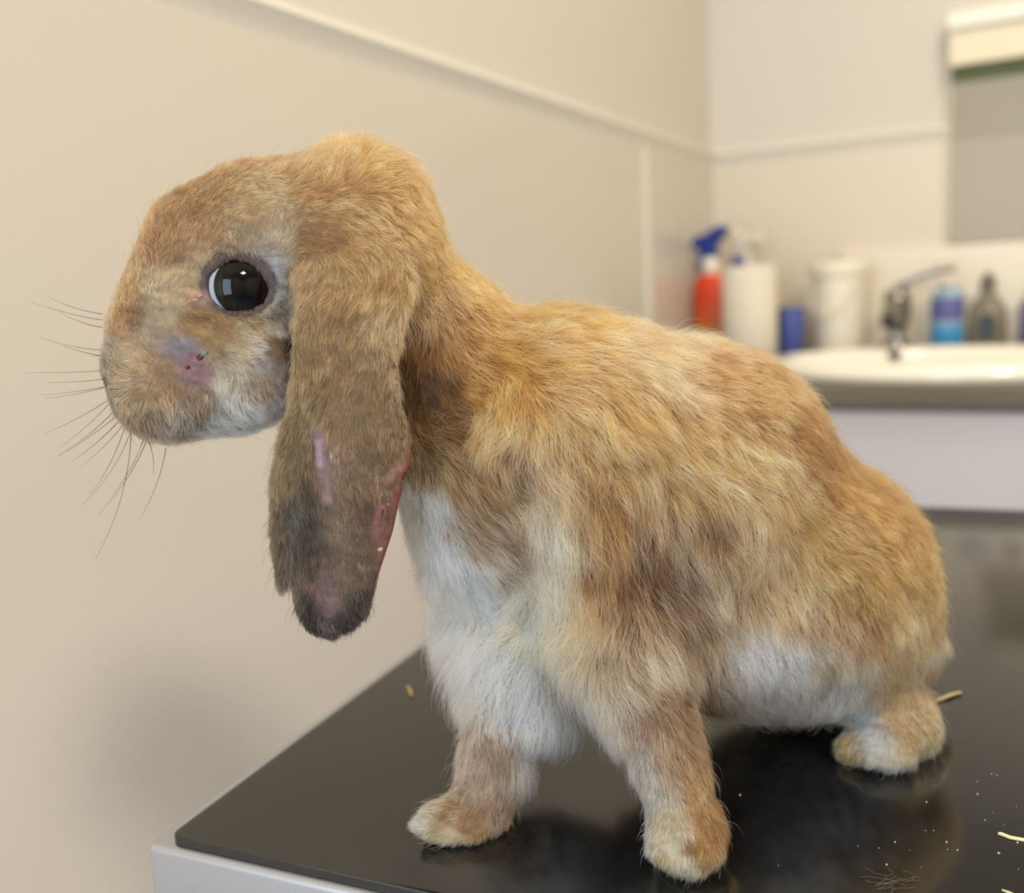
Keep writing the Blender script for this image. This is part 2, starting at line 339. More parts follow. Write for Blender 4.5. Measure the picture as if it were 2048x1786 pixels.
for cx, cy, a0 in ((mx1-rc, my1-rc, 0), (mx0+rc, my1-rc, 90), (mx0+rc, my0+rc, 180), (mx1-rc, my0+rc, 270)):
    for i in range(9):
        a = math.radians(a0+i*90/8); poly.append((cx+rc*math.cos(a), cy+rc*math.sin(a)))
bm = bmesh.new(); f = bm.faces.new([bm.verts.new((x, y, 0.0002)) for x, y in poly])
r_ = bmesh.ops.extrude_face_region(bm, geom=[f]); vs = [v for v in r_['geom'] if isinstance(v, bmesh.types.BMVert)]
for v in vs: v.co.z = TABLE_Z-MZ
te = [e for e in bm.edges if all(v.co.z > .002 for v in e.verts)]
bmesh.ops.bevel(bm, geom=te, offset=.0009, segments=2, profile=.5, affect='EDGES')
rm = obj('rubber_mat', bm, m_mat); rm.location = (cor[0], cor[1], MZ); rm.rotation_euler = (0, 0, ty)
tag(rm, 'black rubber mat lying on the steel table under the rabbit', 'mat')

# ------------------------------------------------------------------ the rabbit: one body from a smooth union of solids
T0 = time.time()
Fa = -0.88*rh - 0.475*fh; Fa /= np.linalg.norm(Fa)       # nose direction
La = np.array([-Fa[1], Fa[0], 0.0])                      # its left flank
if La@fh > 0: La = -La
Za = np.array([0., 0., 1.])
HD, TO, EA, LF, LFF, LH = 0, 1, 2, 3, 4, 5
prims = []
def mpx(dep): return dep/F_PX
def ell(g, px, py, dep, a, b_, c, axes, k=.012):
    prims.append(('e', g, P(px, py, dep), np.array([a, b_, c]), np.array(axes), k))
def cap(g, A, B, k=.010):
    pa, pb = P(*A[:3]), P(*B[:3])
    prims.append(('c', g, pa, A[3]*mpx(A[2]), pb, B[3]*mpx(B[2]), k))
HA = (rgt, -fwd, upv); BA = (Fa, La, Za)
def hell(g, px, py, dep, rx, rz, ry, k=.010):
    s = mpx(dep); ell(g, px, py, dep, rx*s, rz*s, ry*s, HA, k)
# torso
ell(TO, 1120, 905, .398, .060, .052, .0585, BA)
ell(TO, 1385, 992, .421, .069, .056, .0655, BA, .02)
ell(TO, 1582, 1165, .445, .066, .060, .0605, BA, .016)
ell(TO, 1480, 1235, .425, .080, .044, .0340, BA, .02)
ell(TO, 1690, 1235, .428, .042, .030, .0390, BA, .012)      # thigh
ell(TO, 1010, 1235, .416, .026, .030, .0260, BA, .014)       # breast
cap(TO, (930, 800, .395, 175), (985, 1050, .400, 158), .012)
cap(TO, (1060, 1290, .398, 100), (1085, 1420, .392, 52), .012)
cap(TO, (1165, 930, .378, 140), (1225, 1230, .374, 118), .010)   # shoulder and upper arm
cap(TO, (1838, 1285, .466, 44), (1832, 1325, .464, 34), .016)   # tail
# neck and head
cap(TO, (745, 585, .385, 162), (985, 800, .395, 152), .006)
hell(HD, 540, 512, .378, 195, 150, 188)
hell(HD, 706, 474, .374, 168, 150, 180)
cap(HD, (405, 485, .377, 108), (318, 625, .374, 84), .006)
cap(HD, (450, 565, .376, 152), (322, 700, .372, 95), .008)
cap(HD, (322, 700, .372, 95), (305, 760, .370, 80), .008)
hell(HD, 435, 765, .374, 165, 110, 106)
hell(HD, 330, 796, .366, 92, 75, 82)
hell(HD, 500, 735, .358, 95, 55, 85)
hell(HD, 236, 735, .371, 28, 40, 42, .005)
# fore legs
cap(LF, (1255, 1290, .370, 118), (1342, 1530, .358, 66), .010)
cap(LF, (1342, 1530, .358, 66), (1372, 1655, .352, 66), .006)
cap(LF, (1372, 1655, .352, 66), (1372, 1690, .345, 60), .006)
for tx_, ty_ in ((1322, 1706), (1352, 1722), (1388, 1722), (1424, 1702)): cap(LF, (tx_, ty_-36, .347, 28), (tx_, ty_, .341, 24), .003)
cap(LFF, (1045, 1310, .405, 105), (988, 1530, .390, 62), .010)
cap(LFF, (988, 1530, .390, 62), (958, 1620, .384, 56), .006)
cap(LFF, (958, 1625, .384, 54), (885, 1645, .378, 42), .006)
for tx_, ty_ in ((845, 1652), (872, 1664), (905, 1670), (942, 1672)): cap(LFF, (tx_+20, ty_-14, .378, 24), (tx_, ty_, .372, 20), .003)
# hind legs
cap(LH, (1735, 1370, .430, 85), (1795, 1440, .430, 66), .008)
cap(LH, (1795, 1440, .430, 66), (1772, 1490, .414, 52), .006)
cap(LH, (1795, 1455, .428, 54), (1835, 1470, .424, 42), .006)
cap(LH, (1760, 1470, .424, 50), (1702, 1500, .418, 30), .006)
for tx_, ty_ in ((1742, 1512), (1772, 1522), (1804, 1514)): cap(LH, (tx_, ty_-28, .413, 26), (tx_, ty_, .407, 21), .003)
fh_ = on_z(1640, 1404, TABLE_Z)
prims.append(('c', LH, fh_+np.array([0, 0, .016])+.03*fh, .015, fh_+np.array([0, 0, .013]), .012, .006))
prims.append(('c', LH, fh_+np.array([0, 0, .016])+.03*fh, .016, P(1620, 1280, .475), .022, .010))
# eye
EYE = P(474, 571, .3495); ER = .0148
EYE = P(482, 576, .3590)
eye_n = -fwd + rgt*.20 - upv*.06; eye_n /= np.linalg.norm(eye_n)
ex = rgt - (rgt@eye_n)*eye_n; ex /= np.linalg.norm(ex); ey = np.cross(eye_n, ex); 
if ey@upv < 0: ey = -ey
# ears: flat curved sheets cut to an outline
EAR = np.array([(606, 560), (592, 650), (588, 740), (580, 815), (556, 895), (545, 975), (544, 1060), (550, 1115), (558, 1172), (568, 1182), (582, 1150), (588, 1180), (594, 1225), (616, 1262), (660, 1276), (704, 1258), (734, 1220), (748, 1178), (762, 1135), (786, 1062), (798, 1003), (806, 975), (803, 958), (818, 935), (822, 892), (816, 850), (800, 805), (792, 720), (806, 640), (820, 575), (795, 505), (720, 455), (645, 482)], float)
def poly_sdf(px, py, V):
    d = np.full(px.shape, 1e9); s = np.ones(px.shape)
    n = len(V); j = n-1
    for i in range(n):
        e_ = V[j]-V[i]; wx, wy = px-V[i, 0], py-V[i, 1]
        t_ = np.clip((wx*e_[0]+wy*e_[1])/(e_@e_), 0, 1)
        d = np.minimum(d, (wx-e_[0]*t_)**2+(wy-e_[1]*t_)**2)
        c1 = py >= V[i, 1]; c2 = py < V[j, 1]; c3 = e_[0]*wy > e_[1]*wx
        flip = (c1 & c2 & c3) | (~c1 & ~c2 & ~c3)
        s = np.where(flip, -s, s); j = i
    return s*np.sqrt(d)
def ear_depth(px, py):
    t_ = np.clip((py-480)/800.0, 0, 1)
    dep = .3405 - .010*np.sin(t_*PI*.8) + .016*t_ + .016*np.clip((620-py)/150.0, 0, 1.2)**1.5
    cx = 700 - 20*t_
    dep = dep + .011*((px-cx)/130.0)**2*np.clip(t_*2.2, .25, 1)
    crease = np.exp(-((px-632)/22.0)**2)*np.clip((py-760)/160, 0, 1)
    dep = dep + .0028*crease - .0035*np.exp(-((px-585)/32.0)**2)*np.clip((py-800)/150, 0, 1)
    return dep
# far ear: the same sheet mirrored to the far side of the skull
def far_ear(p):
    v = p-CAM; z = v@fwd
    return z
# ---- grid
RES = .0013
lo = np.array([1e9]*3); hi = -lo
for q in prims:
    pts = [q[2]-q[3].max(), q[2]+q[3].max()] if q[0] == 'e' else [q[2]-q[3], q[2]+q[3], q[4]-q[5], q[4]+q[5]]
    for p in pts: lo = np.minimum(lo, p); hi = np.maximum(hi, p)
for px, py in EAR: 
    for dp in (.325, .37): lo = np.minimum(lo, P(px, py, dp)); hi = np.maximum(hi, P(px, py, dp))
lo -= .006; hi += .006; lo[2] = max(lo[2], TABLE_Z-.004)
N = np.ceil((hi-lo)/RES).astype(int)+1
D = np.full(N, .05, np.float32); LAB = np.zeros(N, np.int8)
def sub(bl, bh):
    a = np.maximum(np.floor((bl-lo)/RES).astype(int), 0); b2 = np.minimum(np.ceil((bh-lo)/RES).astype(int)+1, N)
    g = np.meshgrid(*[lo[i]+RES*np.arange(a[i], b2[i]) for i in range(3)], indexing='ij')
    return tuple(slice(a[i], b2[i]) for i in range(3)), np.stack(g, -1).astype(np.float32)
def union(sl, d, g, k):
    cur = D[sl]; LAB[sl] = np.where(d < cur, g, LAB[sl])
    h = np.clip(.5+.5*(cur-d)/k, 0, 1)
    D[sl] = cur*(1-h)+d*h-k*h*(1-h)
for q in prims:
    if q[0] == 'e':
        _, g, c, r, ax, k = q
        R_ = r.max()+.03
        sl, X = sub(c-R_, c+R_)
        L = (X-c.astype(np.float32))@ax.T.astype(np.float32)
        k0 = np.linalg.norm(L/r, axis=-1); k1 = np.linalg.norm(L/(r*r), axis=-1)+1e-9
        union(sl, k0*(k0-1)/k1, g, k)
    else:
        _, g, a, ra, b2, rb, k = q
        R_ = max(ra, rb)+.03
        sl, X = sub(np.minimum(a, b2)-R_, np.maximum(a, b2)+R_)
        ab = b2-a; t_ = np.clip(((X-a)@ab)/(ab@ab), 0, 1)
        union(sl, np.linalg.norm(X-a-t_[..., None]*ab, axis=-1)-(ra+(rb-ra)*t_), g, k)
# eyelids: a ring standing round the eye, then the socket is carved out
sl, X = sub(EYE-.035, EYE+.035)
v = X-EYE; a_ = v@ex; b_ = v@ey; c_ = v@eye_n
ang = np.arctan2(b_, a_); rr = np.sqrt(a_*a_+b_*b_)
rad = 1/np.sqrt((np.cos(ang)/.0128)**2+(np.sin(ang)/.0112)**2)
ring = np.sqrt((rr-rad)**2+(c_-np.sqrt(np.maximum(ER**2-rad**2, 0))-.0004)**2)-.0016
union(sl, ring.astype(np.float32), HD, .008)
D[sl] = np.maximum(D[sl], -(np.linalg.norm(v, axis=-1)-ER*.985))
# skin folds: in front of the shoulder and along the back
for pl, rr_, gg_ in (([(1062,985,.338),(1074,1040,.338),(1078,1110,.340),(1050,1165,.342)], 20, .0052), ([(1560,880,.392),(1650,930,.398),(1740,985,.405)], 24, .0014), ([(1330,760,.37),(1420,800,.378)], 22, .0025), ([(1640,1290,.41),(1600,1180,.40)], 26, .003)):
    for A_, B_ in zip(pl, pl[1:]):
        a = P(*A_); b2 = P(*B_); ra = rr_*mpx(A_[2]); sl, X = sub(np.minimum(a, b2)-.03, np.maximum(a, b2)+.03)
        # the groove follows the surface: a soft dent along the line seen square to the flank
        ab = b2-a; t_ = np.clip(((X-a)@ab)/(ab@ab), 0, 1); q = X-a-t_[..., None]*ab
        q = q-(q@fwd)[..., None]*fwd*.75
        D[sl] += (gg_*np.exp(-((q*q).sum(-1))/(ra*ra)*1.2)).astype(np.float32)
# near ear
sl, X = sub(np.min([P(x, y, z) for x, y in EAR for z in (.325, .365)], 0)-.012, np.max([P(x, y, z) for x, y in EAR for z in (.325, .365)], 0)+.012)
v = X-CAM.astype(np.float32); z = v@fwd; epx = W/2+F_PX*(v@rgt)/z; epy = H/2-F_PX*(v@upv)/z
d2 = poly_sdf(epx, epy, EAR)*mpx(.345); wd = np.abs(z-ear_depth(epx, epy))*.93
th = .0030 - .0014*np.clip((epy-700)/300, 0, 1)
d = np.sqrt(np.maximum(d2+.0012, 0)**2+np.maximum(wd-th, 0)**2)-.0012
union(sl, d.astype(np.float32), EA, (.004+.020*np.clip((660-epy)/140, 0, 1)).astype(np.float32))
# far ear (hangs on the other side of the head)
FE = P(690, 880, .408)
sl, X = sub(FE-.085, FE+.085)
L = (X-FE)@np.array([rgt, -fwd, upv]).T
k0 = np.linalg.norm(L/np.array([.021, .0035, .068]), axis=-1); k1 = np.linalg.norm(L/np.array([.021, .0035, .068])**2, axis=-1)+1e-9
union(sl, (k0*(k0-1)/k1).astype(np.float32), EA, .006)
# soles stand flat on the mat
Zg = lo[2]+RES*np.arange(N[2])
D = np.maximum(D, (TABLE_Z+.0008-Zg)[None, None, :].astype(np.float32))
print('sdf', N, time.time()-T0)
# ---- surface nets
inside = D < 0
s0 = inside[:-1, :-1, :-1].astype(np.int8)
cnt = np.zeros(tuple(N-1), np.int8)
for i in (0, 1):
    for j in (0, 1):
        for k in (0, 1): cnt += inside[i:N[0]-1+i, j:N[1]-1+j, k:N[2]-1+k]
act = (cnt > 0) & (cnt < 8)
ci = np.argwhere(act)
vid = np.full(tuple(N-1), -1, np.int64); vid[act] = np.arange(len(ci))
acc = np.zeros((len(ci), 3)); num = np.zeros(len(ci))
corn = [(i, j, k) for i in (0, 1) for j in (0, 1) for k in (0, 1)]
for a in corn:
    for ax_ in range(3):
        if a[ax_]: continue
        b2 = list(a); b2[ax_] = 1
        da = D[ci[:, 0]+a[0], ci[:, 1]+a[1], ci[:, 2]+a[2]]; db = D[ci[:, 0]+b2[0], ci[:, 1]+b2[1], ci[:, 2]+b2[2]]
        x = (da < 0) != (db < 0); t_ = np.where(x, da/np.where(x, da-db, 1), 0)
        p = np.tile(np.array(a, float), (len(ci), 1)); p[:, ax_] += t_
        acc += np.where(x[:, None], p, 0); num += x
V = lo+RES*(ci+acc/num[:, None])
quads = []
for ax_ in range(3):
    o1, o2 = [(1, 2), (2, 0), (0, 1)][ax_]
    A = [slice(1, N[i]-1) for i in range(3)]; A[ax_] = slice(0, N[ax_]-1)
    B = list(A); B[ax_] = slice(1, N[ax_])
    ia, ib = inside[tuple(A)], inside[tuple(B)]
    e_ = np.argwhere(ia != ib)
    org = e_+np.array([A[i].start for i in range(3)])
    fl = ia[tuple(e_.T)]
    def vv(d1, d2_):
        q = org.copy(); q[:, o1] -= d1; q[:, o2] -= d2_; return vid[q[:, 0], q[:, 1], q[:, 2]]
    Q = np.stack([vv(0, 0), vv(1, 0), vv(1, 1), vv(0, 1)], 1)
    Q[fl] = Q[fl]; Q[~fl] = Q[~fl][:, ::-1]
    quads.append(Q)
Q = np.concatenate(quads); Q = Q[(Q >= 0).all(1)]
# light smoothing
E_ = np.concatenate([Q[:, [0, 1]], Q[:, [1, 2]], Q[:, [2, 3]], Q[:, [3, 0]]])
for it in range(2):
    s_ = np.zeros_like(V); n_ = np.zeros(len(V))
    np.add.at(s_, E_[:, 0], V[E_[:, 1]]); np.add.at(n_, E_[:, 0], 1); np.add.at(s_, E_[:, 1], V[E_[:, 0]]); np.add.at(n_, E_[:, 1], 1)
    V = .5*V+.5*s_/np.maximum(n_, 1)[:, None]
V[:, 2] = np.maximum(V[:, 2], TABLE_Z+.0006)
fn = np.cross(V[Q[:, 2]]-V[Q[:, 0]], V[Q[:, 3]]-V[Q[:, 1]])
VN = np.zeros_like(V)
for i in range(4): np.add.at(VN, Q[:, i], fn)
VN /= np.linalg.norm(VN, axis=1)[:, None]+1e-12
gi = np.clip(np.round((V-lo)/RES).astype(int), 0, N-1)
# make sure the normals point outwards
gout = np.clip(np.round((V+VN*.004-lo)/RES).astype(int), 0, N-1)
if np.mean(D[tuple(gout.T)]) < 0: VN = -VN; Q = Q[:, ::-1]
VL = LAB[tuple(gi.T)]
print('mesh', len(V), len(Q), time.time()-T0)

# ---- coat: the fur's own colour with flank shading painted in, lie, length, lift and density set at points of the body and interpolated over its surface
#  (px, py, colour, lie angle [0 right, 90 down], length px, lift, density)
BODY = [
 (240,580,(200,150,95),-58,20,.5,1),(300,490,(178,132,85),-55,20,.45,1),(370,410,(170,128,82),-48,22,.5,1),(450,350,(184,142,92),-30,22,.5,1),
 (560,315,(194,150,96),-35,24,.6,1),(680,285,(198,156,104),-70,42,.8,1),(780,325,(204,156,94),-25,40,.7,1),(870,400,(208,156,90),25,34,.55,1),
 (930,500,(208,156,84),50,34,.5,1),(500,420,(206,166,116),-20,20,.4,1),(530,380,(215,182,132),20,22,.4,1),(640,400,(204,158,104),10,26,.5,1),(750,450,(210,165,104),35,30,.5,1),
 (840,520,(206,158,96),55,32,.5,1),(620,480,(170,126,80),40,20,.4,1),(420,460,(176,136,94),-62,18,.45,1),(340,510,(176,136,96),-60,16,.35,1),
 (560,470,(200,175,140),-50,22,.5,1),(480,478,(178,154,124),-85,14,.4,1),(442,512,(160,132,110),110,15,.6,1.2),(485,504,(165,145,126),85,17,.6,1.2),(520,518,(176,168,160),60,14,.5,1.1),(545,545,(196,194,192),-20,12,.35,1),(555,620,(222,214,200),30,18,.35,1),
 (400,520,(206,176,132),-70,14,.35,1),(340,560,(230,198,148),-95,16,.3,1),(330,620,(222,194,148),-110,14,.25,1),
 (298,650,(204,174,142),-110,10,.25,1),(380,650,(196,152,98),-10,18,.35,1),(450,650,(196,150,94),15,20,.35,1),(510,655,(205,165,112),20,22,.35,1),(545,655,(232,218,188),25,28,.35,1),
 (440,690,(190,158,112),40,16,.35,1),(270,640,(160,122,88),-80,12,.3,1),(232,640,(200,150,98),-70,16,.45,1),(212,690,(198,174,144),-85,13,.3,1.2),(214,735,(170,150,126),-75,12,.3,1.2),(232,735,(190,160,122),200,14,.3,1),
 (215,790,(140,124,106),95,12,.3,1.1),(260,705,(222,192,148),200,22,.4,1),(290,730,(206,172,126),205,22,.35,1),(330,740,(180,146,108),120,16,.35,1),(250,760,(200,170,130),170,20,.35,1),
 (320,800,(190,156,118),85,24,.3,1),(260,810,(178,148,114),110,22,.35,1),(280,840,(160,134,108),95,22,.35,1),(340,865,(176,160,144),80,24,.3,1),(420,875,(205,202,198),65,24,.3,1),
 (400,800,(165,136,104),95,24,.3,1),(400,830,(150,130,112),80,24,.3,1),(460,770,(220,204,176),100,40,.25,1),(520,770,(188,160,130),92,30,.25,1),(520,830,(232,234,234),82,30,.3,1),(450,840,(224,222,218),75,28,.3,1),(575,800,(205,200,196),80,24,.3,1),
 (495,690,(216,202,174),12,36,.3,1),(450,710,(205,186,152),18,34,.3,1),(550,690,(136,108,82),70,7,.25,.9),(560,715,(130,104,80),80,6,.25,.9),(530,735,(160,148,144),60,8,.25,.8),(570,730,(150,138,134),60,8,.25,.8),
 (375,720,(120,84,94),70,9,.25,.30),(350,700,(124,112,114),60,9,.25,.45),(395,748,(118,86,86),80,9,.25,.35),(372,697,(96,92,98),60,3,.2,.1),
 (600,560,(152,122,76),60,16,.4,1),(600,640,(140,110,74),80,14,.4,1),(660,350,(196,154,102),-50,36,.6,1),
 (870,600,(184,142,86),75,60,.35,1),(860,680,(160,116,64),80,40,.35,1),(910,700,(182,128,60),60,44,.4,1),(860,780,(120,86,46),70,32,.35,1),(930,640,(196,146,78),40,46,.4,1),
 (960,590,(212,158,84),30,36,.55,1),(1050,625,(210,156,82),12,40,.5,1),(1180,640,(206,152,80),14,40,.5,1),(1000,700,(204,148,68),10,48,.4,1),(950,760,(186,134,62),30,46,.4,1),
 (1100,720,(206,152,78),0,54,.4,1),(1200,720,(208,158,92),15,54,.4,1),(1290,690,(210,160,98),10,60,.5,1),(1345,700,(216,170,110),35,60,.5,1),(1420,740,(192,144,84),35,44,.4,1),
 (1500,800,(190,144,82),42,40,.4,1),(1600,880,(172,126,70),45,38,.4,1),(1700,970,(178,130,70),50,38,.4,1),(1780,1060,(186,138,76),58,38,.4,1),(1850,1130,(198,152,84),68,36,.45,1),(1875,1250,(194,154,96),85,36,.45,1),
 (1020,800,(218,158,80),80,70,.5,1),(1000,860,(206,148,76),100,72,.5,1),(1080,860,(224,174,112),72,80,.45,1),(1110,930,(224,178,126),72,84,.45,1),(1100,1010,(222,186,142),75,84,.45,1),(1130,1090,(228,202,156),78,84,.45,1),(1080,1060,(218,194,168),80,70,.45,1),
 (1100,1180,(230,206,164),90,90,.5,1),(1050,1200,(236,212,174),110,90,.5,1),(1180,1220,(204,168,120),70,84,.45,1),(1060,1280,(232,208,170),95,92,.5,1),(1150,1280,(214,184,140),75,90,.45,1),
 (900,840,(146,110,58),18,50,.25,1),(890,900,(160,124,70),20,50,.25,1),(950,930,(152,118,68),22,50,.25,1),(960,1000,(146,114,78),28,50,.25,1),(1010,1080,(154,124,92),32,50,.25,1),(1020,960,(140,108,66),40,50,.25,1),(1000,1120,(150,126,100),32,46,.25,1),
 (850,930,(150,126,92),40,36,.25,1),(850,1020,(216,214,210),55,40,.3,1),(862,1085,(226,226,224),52,46,.3,1),(925,1150,(228,228,226),46,46,.3,1),(945,1075,(158,130,98),30,48,.25,1),(1000,1160,(160,134,104),36,44,.3,1),(870,1180,(228,222,212),95,80,.6,1),(930,1240,(228,220,204),100,80,.5,1),(850,1270,(218,212,202),128,110,.9,1),(832,1180,(226,220,208),120,95,.9,1),(985,1200,(224,222,216),50,44,.35,1),
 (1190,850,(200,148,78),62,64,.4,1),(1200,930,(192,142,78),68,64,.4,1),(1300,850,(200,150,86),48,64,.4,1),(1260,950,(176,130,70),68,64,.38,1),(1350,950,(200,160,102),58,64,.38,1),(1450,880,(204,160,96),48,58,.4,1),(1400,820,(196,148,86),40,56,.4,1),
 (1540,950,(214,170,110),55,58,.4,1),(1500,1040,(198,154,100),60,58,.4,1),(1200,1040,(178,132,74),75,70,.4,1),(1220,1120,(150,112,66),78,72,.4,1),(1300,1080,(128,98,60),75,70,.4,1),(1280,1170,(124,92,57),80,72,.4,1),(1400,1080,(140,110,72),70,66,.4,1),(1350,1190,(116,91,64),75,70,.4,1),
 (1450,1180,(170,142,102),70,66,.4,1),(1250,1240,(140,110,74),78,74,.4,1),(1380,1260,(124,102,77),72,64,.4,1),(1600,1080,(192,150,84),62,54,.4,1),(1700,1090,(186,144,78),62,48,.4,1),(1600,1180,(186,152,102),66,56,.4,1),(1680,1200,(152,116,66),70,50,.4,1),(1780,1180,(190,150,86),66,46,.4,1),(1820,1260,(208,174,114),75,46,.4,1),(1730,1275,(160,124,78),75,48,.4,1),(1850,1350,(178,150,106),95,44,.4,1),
 (1890,1300,(200,178,140),100,50,.5,1),
 (1500,1310,(206,206,208),62,56,.35,1),(1580,1340,(196,196,198),66,52,.35,1),(1450,1370,(172,162,150),72,46,.35,1),(1410,1320,(174,150,124),78,50,.35,1),(1660,1330,(184,164,134),72,50,.35,1),(1680,1380,(186,182,178),80,44,.35,1),(1730,1360,(172,158,136),78,44,.35,1),(1790,1340,(182,154,112),80,44,.35,1),(1540,1400,(176,168,158),75,40,.35,1),
 (1720,1440,(186,188,192),85,34,.3,1),(1755,1490,(240,238,234),85,28,.3,1),(1800,1430,(214,178,130),80,30,.3,1),(1840,1450,(212,172,120),85,26,.3,1),(1850,1500,(222,196,140),70,26,.3,1),(1700,1500,(202,166,104),110,26,.3,1),(1775,1535,(244,236,214),90,18,.3,1),(1680,1510,(206,172,104),120,22,.3,1),
 (1250,1330,(178,152,120),66,66,.35,1),(1180,1340,(188,160,128),80,84,.4,1),(1130,1380,(194,176,154),85,84,.45,1),(1200,1430,(182,162,142),76,60,.35,1),(1300,1420,(158,130,104),74,44,.3,1),(1370,1420,(164,130,96),78,36,.3,1),(1350,1500,(164,136,108),78,34,.3,1),(1280,1530,(186,172,158),80,36,.3,1),(1400,1540,(184,144,100),85,28,.3,1),
 (1300,1600,(212,200,182),88,28,.3,1),(1410,1610,(186,138,88),88,26,.3,1),(1340,1650,(224,202,166),92,26,.3,1),(1432,1660,(172,126,76),88,24,.3,1),(1405,1690,(180,138,80),92,22,.3,1),(1345,1700,(244,230,200),95,22,.3,1),(1365,1728,(240,224,180),92,20,.3,1),(1384,1706,(150,112,62),92,22,.3,1),(1320,1718,(214,190,130),95,18,.3,1),(1420,1722,(206,166,104),90,20,.3,1),(1300,1690,(226,212,180),95,20,.3,1),
 (1000,1330,(216,220,224),88,90,.5,1),(1050,1420,(206,212,222),84,90,.5,1),(960,1380,(202,190,172),98,80,.45,1),(1110,1440,(200,206,214),86,80,.45,1),(900,1330,(206,200,192),118,110,.8,1),(930,1440,(188,168,146),100,44,.35,1),
 (950,1500,(174,152,132),92,36,.3,1),(1000,1510,(172,152,132),90,38,.3,1),(1050,1520,(178,176,178),88,50,.35,1),(950,1590,(170,144,120),100,30,.3,1),(1000,1620,(164,140,118),95,30,.3,1),(880,1610,(214,194,158),160,24,.3,1),(845,1645,(244,234,206),165,22,.35,1),(895,1622,(158,120,84),150,26,.3,1),(862,1680,(208,184,118),140,16,.3,1),(960,1680,(206,172,112),110,16,.3,1),(935,1652,(156,118,84),140,24,.3,1),(905,1672,(232,212,170),130,20,.3,1),(1010,1660,(186,154,118),100,24,.3,1),
]
EARC = [
 (650,560,(190,154,108),110,26,.45,1),(700,510,(208,166,108),60,30,.5,1),(770,560,(200,160,106),65,38,.45,1),(820,600,(190,150,96),70,44,.45,1),(680,640,(172,140,94),98,26,.35,1),(780,640,(196,162,116),85,30,.35,1),(640,720,(158,130,88),102,24,.35,1),(740,740,(168,138,96),95,24,.3,1),
 (600,830,(138,116,78),108,26,.4,1),(700,830,(158,128,90),95,20,.3,1),(800,830,(168,140,104),90,16,.3,1),(570,930,(126,110,80),102,28,.4,1),(690,930,(150,122,92),92,18,.3,1.2),(745,960,(150,122,92),92,16,.3,1.1),(550,1050,(104,90,70),98,28,.4,1),(600,1050,(84,79,71),95,26,.35,1),(680,1050,(140,116,90),92,18,.3,1.2),(735,1050,(128,98,84),92,14,.25,.9),
 (600,1150,(92,82,70),95,24,.35,1),(700,1150,(134,112,92),92,18,.3,1),(560,1140,(88,80,68),100,26,.4,1),(620,1240,(52,50,48),98,22,.35,1.2),(680,1268,(30,29,30),92,22,.35,1.3),(730,1220,(66,58,50),86,22,.35,1.2),(650,1200,(126,100,90),92,16,.3,.8),
]
SPOT = [  # bald or sore places on the ear: polyline, half width, colour, density
 ([(640,860),(645,905),(650,960),(655,1000)], 11, (150,118,116), .60), ([(637,885),(641,930)], 5, (170,142,160), .40), ([(648,1150),(652,1200),(656,1225)], 10, (130,102,100), .75),
 ([(828,880),(818,925),(806,955)], 9, (150,92,84), .08), ([(798,985),(797,1040),(782,1085),(765,1140)], 13, (122,74,70), .06), ([(760,1010),(757,1060),(760,1100)], 12, (124,86,80), .30), ([(800,930),(775,960)], 10, (150,118,100), .4),
]
def coat(px, py, ear):
    """IDW interpolation -> colour(lin), dir(2d), length px, lift, density"""
    out = np.zeros((len(px), 8), np.float32)
    for flag, tab_, pw, eps in ((False, BODY, 2.6, 13.0), (True, EARC, 2.4, 15.0)):
        m = ear if flag else ~ear
        if not m.any(): continue
        A = np.array([[c[0], c[1]] for c in tab_], np.float32)
        B = np.array([list(s2l(c[2]))+[math.cos(math.radians(c[3])), math.sin(math.radians(c[3])), c[4], c[5], c[6]] for c in tab_], np.float32)
        ids = np.nonzero(m)[0]
        for s in range(0, len(ids), 40000):
            i = ids[s:s+40000]
            d2_ = (px[i, None]-A[None, :, 0])**2+(py[i, None]-A[None, :, 1])**2
            w = 1.0/(d2_+eps*eps)**pw; w /= w.sum(1, keepdims=True)
            out[i] = w@B
    for pl, hw, col, den in SPOT:
        d_ = np.full(len(px), 1e9)
        for a, b2 in zip(pl, pl[1:]):
            a = np.array(a, float); b2 = np.array(b2, float); e_ = b2-a
            t_ = np.clip(((px-a[0])*e_[0]+(py-a[1])*e_[1])/(e_@e_), 0, 1)
            d_ = np.minimum(d_, np.hypot(px-a[0]-e_[0]*t_, py-a[1]-e_[1]*t_))
        wgt = np.clip(1.6-d_/hw, 0, 1)*ear
        wgt = wgt[:, None]
        out[:, :3] = out[:, :3]*(1-wgt)+s2l(col)*wgt
        out[:, 7] = out[:, 7]*(1-wgt[:, 0])+den*wgt[:, 0]; out[:, 5] *= 1-.6*wgt[:, 0]
    return out
def pix(p):
    v = p-CAM; z = v@fwd
    return W/2+F_PX*(v@rgt)/z, H/2-F_PX*(v@upv)/z, z
vx, vy, vz = pix(V)
vear = VL == EA
VC = coat(vx, vy, vear)
